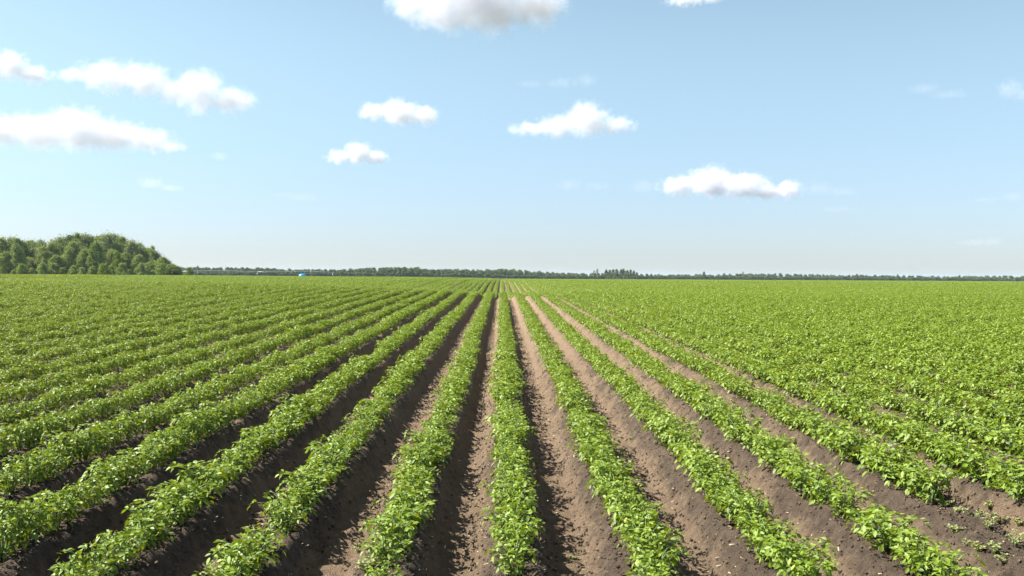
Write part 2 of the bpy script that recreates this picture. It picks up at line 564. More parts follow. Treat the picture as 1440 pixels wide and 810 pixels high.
zz_ = ground_z(np.array([c[0] for c in crop]), np.array([c[1] for c in crop]), False)
for c, q in zip(crop, zz_): c[2] = float(q) - .015


def in_view(c):
    p = project(c[0], c[1], c[2] + .15)
    return p is not None and -35 < p[0] < 1475 and p[1] < 835


vis = sorted([c for c in crop if in_view(c)], key=lambda c: math.hypot(c[0], c[1]))
single = vis[:300]
sid = {id(c) for c in single}
rest = [c for c in crop if id(c) not in sid]

ORD = ('first second third fourth fifth sixth seventh eighth ninth tenth eleventh twelfth thirteenth fourteenth fifteenth sixteenth '
       'seventeenth eighteenth nineteenth twentieth twenty-first twenty-second twenty-third twenty-fourth twenty-fifth twenty-sixth '
       'twenty-seventh twenty-eighth twenty-ninth thirtieth thirty-first thirty-second thirty-third thirty-fourth thirty-fifth').split()
rows = {}
for c in single: rows.setdefault(c[7], []).append(c)


def row_phrase(k):
    if k == 0: return 'middle crop row'
    return '%s row %s of the middle' % (ORD[abs(k) - 1], 'right' if k > 0 else 'left')


def dup(root, loc, yaw, sx, sz):
    r = root.copy(); COL.objects.link(r)
    r.location = loc; r.rotation_euler = (0, 0, yaw); r.scale = (sx, sx, sz)
    for ch in root.children:
        c = ch.copy(); COL.objects.link(c); c.parent = r
    return r


protos = []
order = sorted(rows)
for k in order:
    cs = sorted(rows[k], key=lambda c: c[1])
    for i, c in enumerate(cs):
        v = c[6]
        while len(protos) <= v: protos.append(None)
        if protos[v] is None:
            r = bpy.data.objects.new('potato_plant', None); COL.objects.link(r); r.empty_display_size = .1
            obj('foliage', VARIANTS[v][0], r); obj('stem', VARIANTS[v][1], r)
            r.location = c[:3]; r.rotation_euler = (0, 0, c[3]); r.scale = (c[4], c[4], c[5]); protos[v] = r
        else:
            r = dup(protos[v], c[:3], c[3], c[4], c[5])
        q = c[4] / width_scale(k)
        adj = 'small' if q < .9 else ('broad' if q > 1.09 else 'leafy')
        where = 'from the near end' if -3 <= k <= 3 else ('in from the left edge' if k < 0 else 'in from the right edge')
        lab = '%s potato plant %s %s, %s' % (adj, ORD[i], where, row_phrase(k))
        if k == 4 and i == 0: lab = 'broad potato plant ending its row above the pale weeds'
        if k == 4 and i > 0: lab = '%s potato plant %s behind the row end above the pale weeds' % (adj, ORD[i - 1])
        tag(r, lab, 'potato plant', 'potato plants standing in rows')

# farther crop: plants to 100 m, then row patches to the far edge of the field
pts = [c[:3] for c in rest]; var = [c[6] for c in rest]
rot = [(0, 0, c[3]) for c in rest]; scl = [(c[4], c[4], c[5]) for c in rest]
PL = 5.0
y = 101 + PL / 2 - .6
while y < 1010:
    half = y * .60 + 12
    j0, j1 = int(-half / (5 * ROW)), int(half / (5 * ROW))
    js = np.arange(j0, j1 + 1)
    xs = X0 + js * 5 * ROW
    zs = base_z(xs, np.full(len(xs), y))
    ms = field_mask(xs, np.full(len(xs), y))
    for xx, zz, mm in zip(xs, zs, ms):
        if not mm: continue
        slope = float(base_z(xx, y + 2.5) - base_z(xx, y - 2.5)) / 5
        wide = 1.0 if xx < 4 else 1.0
        pts.append((xx, y, float(zz) + .02)); var.append(NV + random.randrange(4))
        rot.append((math.atan(slope), 0, math.pi * random.randrange(2))); scl.append((wide, 1.02, 1.0 + .12 * random.random()))
    y += PL
tag(gn_scatter('potato_rows', POTATO, pts, var, rot, scl, lib),
    'dense green potato rows running from mid field to the far tree line', None, None, 'stuff')

# ------------------------------------------------------------------ clods, straw
def scatter_small():
    r = np.random.default_rng(5)
    # clods
    n = 95000
    y = 5.2 + 17 * r.random(n) ** 1.7
    x = r.uniform(-1, 1, n) * (y * .56 + .8)
    s = (x - X0) / ROW; u = np.abs(s - np.round(s))
    keep = (u < .36) | (r.random(n) < .12)
    x, y = x[keep], y[keep]; n = len(x)
    z = ground_z(x, y)
    sz = .004 + .020 * r.random(n) ** 4
    B = np.array([(1, 0, 0), (-.5, .87, 0), (-.5, -.87, 0), (.1, 0, .8), (-.1, .1, -.8), (.45, .6, .35)], float)
    tri = np.array([(0, 5, 3), (5, 1, 3), (1, 2, 3), (2, 0, 3), (5, 0, 4), (1, 5, 4), (2, 1, 4), (0, 2, 4)])
    a = r.uniform(0, 6.28, n); ca, sa = np.cos(a), np.sin(a)
    J = B[None] * (1 + r.normal(0, .25, (n, 6, 3)))
    X = J[..., 0] * ca[:, None] - J[..., 1] * sa[:, None]; Y = J[..., 0] * sa[:, None] + J[..., 1] * ca[:, None]
    V = np.stack([x[:, None] + X * sz[:, None], y[:, None] + Y * sz[:, None], z[:, None] + J[..., 2] * sz[:, None] * .8 + sz[:, None] * .3], -1)
    T = (np.arange(n)[:, None, None] * 6 + tri[None]).reshape(-1, 3)
    fur = np.clip(.25 + r.uniform(-.3, .9, n), 0, 1.2)
    o = obj('soil_crumbs', new_mesh('soil_crumbs', V.reshape(-1, 3), tri=T, attr={'furrow': np.repeat(fur, 6), 'grassy': np.zeros(n * 6)}, mat=SOIL, smooth=True))
    tag(o, 'loose crumbs and clods of brown soil on the ridge sides', None, None, 'stuff')
    # straw
    m = simple_mat('dry_straw', (0.34, 0.27, 0.16), .8, 0, .3, 30)
    n = 11000
    y = 5.2 + 13 * r.random(n) ** 1.6
    x = r.uniform(-1, 1, n) * (y * .56 + .8)
    s = (x - X0) / ROW; u = np.abs(s - np.round(s))
    keep = ((u > .2) & (u < .42)) | (r.random(n) < .25)
    x, y = x[keep], y[keep]; n = len(x)
    z = ground_z(x, y) + .004
    L = .005 + .024 * r.random(n) ** 3; W = .0018 + .004 * r.random(n)
    a = r.uniform(0, 6.28, n); t = r.normal(0, .25, n)
    dx, dy, dz = np.cos(a) * L, np.sin(a) * L, t * L
    px, py = -np.sin(a) * W, np.cos(a) * W
    C = np.stack([x, y, z], -1)
    d = np.stack([dx, dy, dz], -1); p = np.stack([px, py, W * .6], -1); h = np.array([0, 0, .002])
    V = np.stack([C - d - p, C + d - p, C + d + p, C - d + p, C - d * .9 + h, C + d * .9 + h], 1)
    F_ = np.array([(0, 1, 5, 4), (3, 4, 5, 2)]); T_ = np.array([(0, 4, 3), (1, 2, 5)])
    Q = (np.arange(n)[:, None, None] * 6 + F_[None]).reshape(-1, 4); T = (np.arange(n)[:, None, None] * 6 + T_[None]).reshape(-1, 3)
    o = obj('straw_litter', new_mesh('straw_litter', V.reshape(-1, 3), tri=T, quad=Q, mat=m))
    tag(o, 'pale chips of dry straw and old leaf on the soil', None, None, 'stuff')


scatter_small()


# ------------------------------------------------------------------ weeds
def weed_mesh(seed, rad=.12, h=.09, n=120, leaf=.022):
    r = np.random.default_rng(seed)
    mb = MB(); P, D, Nn, S, T = [], [], [], [], []
    for s in range(7):
        az = r.uniform(0, 6.28); q = rad * r.uniform(.4, 1)
        pts = [(math.cos(az) * q * t, math.sin(az) * q * t, -.02 + (h + .02) * math.sin(t * 1.5)) for t in (0, .33, .66, 1)]
        mb.tube(pts, [.0035, .003, .002, .0012], 4)
        for j in range(n // 7):
            t = r.uniform(.2, 1); i = min(2, int(t * 3)); f = t * 3 - i
            b = np.array(pts[i]) * (1 - f) + np.array(pts[i + 1]) * f
            a = r.uniform(0, 6.28)
            P.append(b); D.append(np.array([math.cos(a), math.sin(a), r.uniform(0, .7)])); Nn.append(np.array([0, 0, 1]) + r.normal(0, .3, 3)); S.append(leaf * r.uniform(.7, 1.5)); T.append(r.random())
    V, tr, qd, tt = leaf_batch(np.array(P), np.array(D), np.array(Nn), np.array(S), np.array(T), 1.2)
    return new_mesh('foliage', V, tri=tr, quad=qd, attr={'tint': tt}, mat=WEED), mb.mesh('stem', STEM)


WV = [weed_mesh(900 + i, rad=.10 + .03 * i, h=.07 + .02 * i) for i in range(4)]
weeds = [
    (1327, 712, 1, .8, 'pale weed sprig just below the end plant of the shortened row'),
    (1346, 722, 0, .8, 'small yellowish weed beside the pale sprig under the end plant'),
    (1370, 728, 2, .75, 'pale green weed clump on bare soil past the row end'),
    (1388, 742, 3, .75, 'largest pale weed clump in the bare gap at the right'),
    (1408, 738, 1, .9, 'thin dry weed just right of the largest pale clump'),
    (1425, 765, 3, .8, 'bright low weed clump cut by the right edge of the view'),
    (1376, 778, 0, 1., 'tiny weed below the largest pale clump'),
    (1398, 775, 0, .9, 'tiny weed between the low clump and the crop row'),
    (1343, 748, 0, .8, 'tiny yellow weed beside the crop row near the bare gap'),
    (1392, 715, 0, .9, 'tiny weed on the ridge above the largest pale clump'),
    (1432, 740, 0, .8, 'tiny weed close to the right edge above the low clump'),
    (1412, 790, 1, .7, 'small weed near the bottom right corner'),
    (1358, 765, 1, .5, 'tiny dry weed just right of the crop row and below the gap'),
    (1305, 700, 0, .7, 'tiny pale weed in the furrow left of the end plant'),
    (505, 775, 1, .75, 'pale weed beside the near end of the row left of middle'),
    (514, 800, 0, 1., 'low pale weed at the bottom edge left of the nearest small plant'),
    (805, 785, 0, .5, 'tiny green seedling in the furrow right of the middle row'),
    (886, 618, 0, .6, 'lone green seedling in the furrow between two rows right of middle'),
]
wproto = {}
for px, py, v, s, lab in weeds:
    p = px_ground(px, py, .02)
    z = gz(p.x, p.y)
    yaw = random.uniform(0, 6.28)
    if v not in wproto:
        r = bpy.data.objects.new('weed', None); COL.objects.link(r)
        obj('foliage', WV[v][0], r); obj('stem', WV[v][1], r)
        r.location = (p.x, p.y, z); r.rotation_euler = (0, 0, yaw); r.scale = (s, s, s); wproto[v] = r
    else:
        r = dup(wproto[v], (p.x, p.y, z), yaw, s, s)
    tag(r, lab, 'weed', 'small weeds on bare soil')


# ------------------------------------------------------------------ trees
def tree(seed, H=12., rad=3.2, cbase=.22, leaves=5200, leaf=.26, lm=None, bark=None, blobs=34, tip=.8, gap=0.0, far=False):
    """tapered trunk with limbs; crown of leaf clumps set round the limb ends"""
    r = np.random.default_rng(seed)
    lm = lm or TREELEAF; bark = bark or BARK
    mb = MB()
    lean = r.normal(0, .03 * H, 2)
    tp = [(lean[0] * t * t, lean[1] * t * t, -.3 + (H * .9 + .3) * t) for t in (0, .15, .35, .6, .8, 1)]
    r0 = .016 * H
    mb.tube(tp, [r0 * 1.25, r0, r0 * .8, r0 * .5, r0 * .28, r0 * .08], 7)
    cen, cr = [], []
    for i in range(blobs):
        t = (i + r.uniform(0, .9)) / blobs
        hz = cbase + (1 - cbase) * t
        env = math.sin(math.pi * min(1, (.18 + .82 * t) ** tip)) ** .6 if t < .98 else .2
        az = i * 2.4 + r.uniform(-.6, .6)
        q = rad * env * r.uniform(.35, .85)
        c = np.array([math.cos(az) * q + lean[0] * hz * hz, math.sin(az) * q + lean[1] * hz * hz, H * hz * .93])
        cen.append(c); cr.append(rad * r.uniform(.20, .40) * (1 if not gap else .75))
        tb = max(.12, hz - .22); zz = H * .9 * tb
        b = (lean[0] * tb * tb, lean[1] * tb * tb, zz)
        mid = (np.array(b) + c) / 2 + np.array([0, 0, -.04 * H])
        mb.tube([b, tuple(mid), tuple(c)], [r0 * .38 * (1 - tb * .6), r0 * .22, r0 * .05], 5)
    cen.append(np.array([lean[0], lean[1], H * .93])); cr.append(rad * .3)
    cen = np.array(cen); cr = np.array(cr)
    n = leaves
    w = cr ** 2; b = r.choice(len(cen), n, p=w / w.sum())
    d = unit(r.normal(0, 1, (n, 3)))
    rr = cr[b] * (1 - .55 * r.random(n) ** 1.5) * (1 + .36 * r.normal(0, 1, n).clip(-1, 2.2))
    pos = cen[b] + d * rr[:, None] * np.array([1, 1, .95])
    pos[:, 2] = np.maximum(pos[:, 2], .15 * H * cbase)
    nr = unit(d * .7 + r.normal(0, .7, (n, 3)) + np.array([0, 0, .5]))
    V, tr, qd, tt = leaf_batch(pos, r.normal(0, 1, (n, 3)), nr, leaf * r.uniform(.6, 1.4, n), np.clip(r.normal(.5, .3, n) + (r.random(len(cen))[b] - .5) * .5, 0, 1), 1.4, lod=1)
    return new_mesh('crown', V, tri=tr, attr={'tint': tt}, mat=lm), mb.mesh('trunk', bark)


def plant_tree(name, v, loc, yaw, s, sz=None):
    r = bpy.data.objects.new(name, None); COL.objects.link(r)
    obj('crown', v[0], r); obj('trunk', v[1], r)
    r.location = loc; r.rotation_euler = (0, 0, yaw); r.scale = (s, s, sz or s)
    return r


TV = [tree(40 + i, 12, 3.3 + .5 * (i % 3), .12 + .07 * (i % 2), 9000, .30, tip=[1.1, 1.5, .8][i % 3], lm=(TREELEAF, SILVERLEAF, DARKLEAF)[(i * 2) % 3 if i < 4 else 1]) for i in range(6)]
TV.append(tree(60, 12, 2.6, .2, 6000, .30, lm=BRIGHTLEAF))
BV = [tree(70 + i, 4, 1.9, .08, 2600, .22, lm=[TREELEAF, BRIGHTLEAF][i % 2], blobs=14) for i in range(3)]
SNAG = tree(80, 12, 1.9, .35, 1100, .26, gap=1, blobs=12)
wood_top = ([-60, 0, 35, 60, 90, 110, 128, 145, 165, 178, 192, 205, 218, 230, 242, 262], [335, 333, 333, 335, 332, 329, 331, 329, 330, 335, 336, 344, 351, 361, 370, 378])
# front and second line of the wood (x in photo pixels, distance, variant)
desc = {}
wood = []
r_ = random.Random(4)
px = -48
i = 0
while px < 246:
    top = np.interp(px, *wood_top)
    wood.append((px, 284 + r_.uniform(-4, 6), i * 3 % 6, float(top) + r_.uniform(6, 32) * (px < 215), 'front'))
    px += r_.uniform(15, 22); i += 1
px = -52
while px < 236:
    top = np.interp(px, *wood_top)
    wood.append((px, 297 + r_.uniform(-4, 4), (i * 5 + 1) % 6, float(top) + r_.uniform(-2.5, 7), 'tall'))
    px += r_.uniform(9, 15); i += 1
wood.append((165, 280, 6, 352., 'bright'))
wood.append((-20, 281, 6, 356., 'bright'))
for (px, dist) in [(x, 309 + r_.uniform(-3, 5)) for x in range(-60, 215, 17)]:
    wood.append((px, dist, r_.randrange(6), float(np.interp(px, *wood_top)) + 3, 'back'))


def at_px(px, dist):
    d = ray(px, 388.0); t = dist / d.y
    x = d.x * t
    return x, dist


def height_for(px, top, x, y, z):
    d = ray(px, top)
    return CAM_Z + d.z / d.y * y - z


SHADE = ['dark', 'grey-green', 'mid green', 'deep green', 'dull green', 'olive']
wn = {'front': 0, 'tall': 0, 'back': 0}
counts = {k: sum(1 for w in wood if w[4] == k) for k in wn}
for (px, dist, v, top, role) in sorted(wood):
    x, y = at_px(px, dist); z = gz(x, y) - .1
    Hh = height_for(px, top, x, y, z)
    s = Hh / 12.3
    o = plant_tree('broadleaf_tree', TV[v], (x, y, z), r_.uniform(0, 6.28), max(.75, min(1.1, s)) if role != 'bright' else s * 1.05, s)
    if role == 'bright':
        lab = 'bright yellow-green tree at the front of the left wood' if px > 0 else 'bright green tree beyond the left end of the wood'
    else:
        wn[role] += 1
        rk = ORD[wn[role] - 1]
        lab = {'front': '%s tree from the left along the front edge of the wood',
               'tall': '%s tree from the left in the tall middle line of the wood',
               'back': '%s tree from the left in the hidden back line of the wood'}[role] % rk
    tag(o, lab, 'tree', 'trees of the wood at the left')
# bushes along the foot of the wood
bush = []
px = -40
while px < 278:
    bush.append((px, 277 + r_.uniform(-2, 3) + (10 if px > 238 else 0), r_.randrange(3), r_.uniform(.45, .95) if px < 236 else r_.uniform(.55, .75)))
    px += r_.uniform(9, 17)
for i, (px, dist, v, s) in enumerate(bush):
    x, y = at_px(px, dist); z = gz(x, y) - .1
    if px > 215: s = max(s, 1.0 - (px - 215) * .006)
    o = plant_tree('bush', BV[v], (x, y, z), r_.uniform(0, 6.28), s * 1.15, s)
    tag(o, '%s low bush from the left along the foot of the wood' % ORD[i], 'bush', 'bushes along the foot of the wood')
for px, top, lab in ((213, 345, 'thin sparse tree poking up near the right end of the wood'),
                     (232, 364, 'bare-topped small tree at the right tip of the wood'),
                     (107, 327, 'sparse tall tree rising above the middle of the wood')):
    x, y = at_px(px, 289); z = gz(x, y) - .1
    s = height_for(px, top, x, y, z) / 11.8
    tag(plant_tree('sparse_tree', SNAG, (x, y, z), 1.0 + px, s), lab, 'tree', 'sparse trees in the wood')

# far tree line: reads as one mass
tl = bpy.data.collections.new('tree_templates')


def merged(name, cm, tm):
    """crown and trunk as one template mesh"""
    vs, faces, tint, mi = [], [], [], []
    off = 0
    import bmesh
    bm = bmesh.new()
    bm.from_mesh(cm)
    nf = len(bm.faces)
    bm.from_mesh(tm)
    bm.faces.ensure_lookup_table()
    for f in bm.faces[nf:]: f.material_index = 1
    me = bpy.data.meshes.new(name); bm.to_mesh(me); bm.free()
    me.materials.append(cm.materials[0]); me.materials.append(tm.materials[0])
    return me


FV = []
for i in range(7):
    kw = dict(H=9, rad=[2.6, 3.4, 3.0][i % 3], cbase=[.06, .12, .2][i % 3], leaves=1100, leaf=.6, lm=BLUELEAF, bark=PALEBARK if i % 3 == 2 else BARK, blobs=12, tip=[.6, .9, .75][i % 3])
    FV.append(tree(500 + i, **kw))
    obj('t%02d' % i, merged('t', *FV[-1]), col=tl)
top_tab = ([-300, 230, 262, 300, 340, 380, 430, 455, 490, 520, 565, 590, 600, 640, 670, 700, 720, 735, 780, 820, 850, 900, 940, 1000, 1050, 1100, 1160, 1200, 1260, 1330, 1400, 1440, 1800],
           [376, 376, 376, 376.5, 376.5, 377.5, 379, 379, 378, 377, 375.8, 376.5, 379, 378.5, 379.5, 378.5, 379, 380, 383.5, 384.5, 384.5, 385.5, 386, 386, 385, 384.8, 386, 387, 387.5, 388.5, 388, 388.5, 391])


def tl_dist(px): return float(np.interp(px, [200, 600, 850, 1440], [705, 735, 900, 1035]))


tp, tvv, tr_, ts = [], [], [], []
px = -700.
while px < 2300:
    for line in range(3):
        q = px + r_.uniform(-4, 4)
        dist = tl_dist(q) + 14 * line + r_.uniform(-4, 4)
        x, y = at_px(q, dist)
        if q < 180 and dist < 330: continue
        z = float(base_z(x, y)) - .1
        top = float(np.interp(q, *top_tab)) + r_.uniform(-.9, 1.8) + (1.6 if line == 0 else 0)
        Hh = max(3.0, height_for(q, top, x, y, z) if -300 < q < 1800 else 8)
        s = Hh / 9.3
        tp.append((x, y, z)); tvv.append(r_.randrange(7)); tr_.append((0, 0, r_.uniform(0, 6.28))); w = max(.75, min(1.3, s * 1.12)); ts.append((w, w, s))
    # low scrub at the foot
    q = px; x, y = at_px(q, tl_dist(q) - 9)
    tp.append((x, y, float(base_z(x, y)) - .2)); tvv.append(r_.choice((0, 1, 3, 4))); tr_.append((0, 0, r_.uniform(0, 6.28))); ts.append((1.2, 1.2, r_.uniform(.3, .5)))
    px += r_.uniform(2.3, 3.9)
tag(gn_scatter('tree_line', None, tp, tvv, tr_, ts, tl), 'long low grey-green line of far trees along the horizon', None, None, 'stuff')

# trees of the far line one can tell apart
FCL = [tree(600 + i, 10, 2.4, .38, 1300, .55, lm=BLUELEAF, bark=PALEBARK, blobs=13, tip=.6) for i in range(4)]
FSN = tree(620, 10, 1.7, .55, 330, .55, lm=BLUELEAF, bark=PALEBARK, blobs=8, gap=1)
far_singles = []
cl = [(852, 379.0), (857, 379.5), (862, 378.8), (867, 378.2), (873, 378.6), (877, 378.0), (882, 380), (886, 379.2), (891, 380.5), (895, 383)]
for i, (px, top) in enumerate(cl):
    far_singles.append((px, top, 830 + (i % 3) * 4, FCL[i % 4], '%s tall tree from the left in the dense far clump' % ORD[i], 'tall pale-trunked trees in the far clump'))
for px, top, v, lab in (
    (835, 380.5, FSN, 'thin far tree left of the dense clump'),
    (840, 378.5, FSN, 'spindly taller far tree close left of the dense clump'),
    (616, 378.8, FCL[0], 'far pale-trunked tree at the left of the sky gap'),
    (621, 378.2, FSN, 'far open-topped tree with sky showing below its crown'),
    (626, 378.6, FSN, 'far open-topped tree right of the sky gap'),
    (561, 375.6, FCL[1], 'rounded dark far tree, left one of the highest mass'),
    (569, 375.2, FCL[2], 'rounded dark far tree at the top of the highest mass'),
    (578, 376, FCL[3], 'rounded dark far tree, right one of the highest mass'),
    (278, 373.8, FSN, 'thin pointed far tree just right of the big wood'),
    (990, 382.2, FCL[1], 'dark far tree standing above the line right of the clump'),
    (1045, 382.0, FSN, 'thin far tree with a crooked top above the line'),
    (1018, 384.2, FCL[2], 'low rounded far tree between two taller ones'),
    (1205, 385.0, FCL[0], 'dark small-crowned far tree above the right part of the line'),
    (1263, 386.0, FCL[3], 'pale far tree in the rough part of the line at right'),
    (1349, 387, FCL[1], 'small far tree nearest the right end of the line')):
    far_singles.append((px, top, tl_dist(px) - 12, v, lab, None))
for px, top, dist, v, lab, grp in far_singles:
    x, y = at_px(px, dist); z = float(base_z(x, y)) - .1
    s = height_for(px, top, x, y, z) / 9.9
    tag(plant_tree('far_tree', v, (x, y, z), r_.uniform(0, 6.28), max(.8, s) if v is not FSN else s, s), lab, 'tree', grp)

# low blue hills
def hills():
    xs = np.linspace(-4500, 7000, 260); ys = np.linspace(6200, 7900, 24)
    X, Y = np.meshgrid(xs, ys)
    e = np.sin(np.pi * (Y - 6200) / 1700).clip(0, 1)
    h = (11 + 8 * vnoise(X / 900, Y / 2400, 41) + 5 * vnoise(X / 260, Y / 700, 42) + 8 * np.exp(-((X - 3600) / 700) ** 2) + 5 * np.exp(-((X - 1350) / 300) ** 2))
    Z = -2 + h * e
    i = np.arange(X.size).reshape(X.shape)
    q = np.stack([i[:-1, :-1], i[:-1, 1:], i[1:, 1:], i[1:, :-1]], -1).reshape(-1, 4)
    m = simple_mat('wooded_hill', (0.05, 0.08, 0.035), .9, 0, .4, .01)
    o = obj('hills', new_mesh('hills', np.stack([X, Y, Z], -1).reshape(-1, 3), quad=q, mat=m, smooth=True))
    tag(o, 'low bluish wooded hills far beyond the tree line', None, None, 'structure')


hills()

# grass bank before the wood
def grass():
    r = np.random.default_rng(77)
    n = 330000
    y = 74 + 220 * r.random(n) ** 1.1; x = -y * .6 - 8 + r.random(n) * 110
    keep = (x < -(24.5 + .25 * y)) & (y > 77)
    x, y = x[keep], y[keep]; n = len(x)
    z = ground_z(x, y, False)
    h = r.uniform(.25, .6, n) * (.7 + .6 * (vnoise(x / 6, y / 6, 8) + .5))
    a = r.uniform(0, 6.28, n); w = .05 + .0002 * y
    c = np.stack([x, y, z], -1); w = w[:, None] if hasattr(w, 'shape') else w; p = np.stack([np.cos(a), np.sin(a), 0 * a], -1) * w
    lean = np.stack([r.normal(0, .12, n), r.normal(0, .12, n), h], -1)
    V = np.stack([c - p, c + p, c + lean * .6 + p * .7, c + lean * .6 - p * .7, c + lean], 1)
    Q = (np.arange(n)[:, None] * 5 + np.array([[0, 1, 2, 3]])); T = (np.arange(n)[:, None] * 5 + np.array([[3, 2, 4]]))
    m = leaf_material('meadow_grass', (0.14, 0.21, 0.03), (0.28, 0.34, 0.07), (0.22, 0.28, 0.06), trans=.3, rough=.6)
    tint = np.clip(.5 + 1.1 * vnoise(x / 9, y / 4, 9) + r.normal(0, .2, n), 0, 1)
    o = obj('meadow_grass', new_mesh('meadow_grass', V.reshape(-1, 3), tri=T, quad=Q, attr={'tint': np.repeat(tint, 5)}, mat=m))
    tag(o, 'strip of yellow-green grass between the crop and the wood', None, None, 'stuff')


grass()

# ------------------------------------------------------------------ blue tank
def tank():
    p = at_px(425.5, 335); z = float(base_z(*p)) + .15
    r = bpy.data.objects.new('domed_tank', None); COL.objects.link(r); r.location = (p[0], p[1], z); r.scale = (.82, .82, .78)
    prof = [(1.52, 0), (1.62, .04), (1.64, .2), (1.62, .6), (1.66, .66), (1.62, .72), (1.58, .98), (1.45, 1.28), (1.18, 1.52), (.8, 1.68), (.42, 1.76)]
    obj('shell', MB().lathe([(a, b + .12) for a, b in prof], 36).mesh('shell', BLUE), r)
    obj('lid', MB().lathe([(.36, 1.86), (.40, 1.89), (.40, 1.97), (.34, 2.02)], 20).mesh('lid', BLUECAP), r)
    obj('pipe', MB().tube([(1.3, -.6, 1.55), (1.3, -.6, 2.4), (1.7, -.6, 2.55), (1.85, -.6, .2)], .05, 8).mesh('pipe', BLUECAP), r)
    tag(r, 'small bright blue rounded tank at the far left of the field', 'tank')


tank()


# ------------------------------------------------------------------ irrigation line on wheeled towers
def pivot():
    a = Vector((*at_px(256, 640), 0)); b = Vector((*at_px(468, 640), 0))
    root = bpy.data.objects.new('irrigation_boom', None); COL.objects.link(root)
    z0 = float(base_z(a.x, a.y)); root.location = (a.x, a.y, z0)
    L = (b - a).length
    nspan = 2
    H = 3.45
    pm = MB(); tm = MB()
    for s in range(nspan):
        x0, x1 = L * s / nspan, L * (s + 1) / nspan
        arc = [(x0 + (x1 - x0) * t, 0, H + .55 * math.sin(math.pi * t)) for t in np.linspace(0, 1, 13)]
        pm.tube(arc, .11, 8)
        low = [(x0 + (x1 - x0) * t, 0, H - 1.0 * math.sin(math.pi * t) ** .6 + .0) for t in np.linspace(0, 1, 9)]
        for sd in (-.55, .55):
            ll = [(q[0], sd * math.sin(math.pi * min(1, max(0, (q[0] - x0) / (x1 - x0)))), q[2]) for q in low]
            tm.tube(ll, .03, 5)
            for i, q in enumerate(ll[1:-1]):
                t = (i + 1) / 8
                tm.tube([q, (q[0], 0, H + .55 * math.sin(math.pi * t))], .03, 5)
    obj('pipe', pm.mesh('pipe', STEEL), root); obj('truss', tm.mesh('truss', STEEL), root)
    for s in range(nspan + 1):
        x = L * s / nspan
        t = obj('tower', MB().tube([(x, -2.1, .75), (x, 0, H)], .07, 6).tube([(x, 2.1, .75), (x, 0, H)], .07, 6).tube([(x, -2.2, .8), (x, 2.2, .8)], .08, 6).tube([(x, -1.1, 2.1), (x, 1.1, 2.1)], .04, 6).mesh('tower', STEEL), root)
        for sd in (-2.1, 2.1):
            w = MB()
            n = 20
            vs = [(x, sd + math.cos(6.2832 * j / n) * .55, .62 + math.sin(6.2832 * j / n) * .55) for j in range(n + 1)]
            w.tube(vs, .13, 6)
            w.tube([(x - .12, sd, .62), (x + .12, sd, .62)], .3, 10)
            obj('wheel', w.mesh('wheel', RUBBER), t)
    tag(root, 'long thin steel irrigation pipe on wheeled towers before the far trees', 'irrigation boom')


pivot()

# ------------------------------------------------------------------ clouds
SUN_EL, SUN_AZ = R(45), R(-84)        # azimuth clockwise from +Y: sun at the left, a little ahead
SUN_DIR = Vector((math.sin(SUN_AZ) * math.cos(SUN_EL), math.cos(SUN_AZ) * math.cos(SUN_EL), math.sin(SUN_EL)))


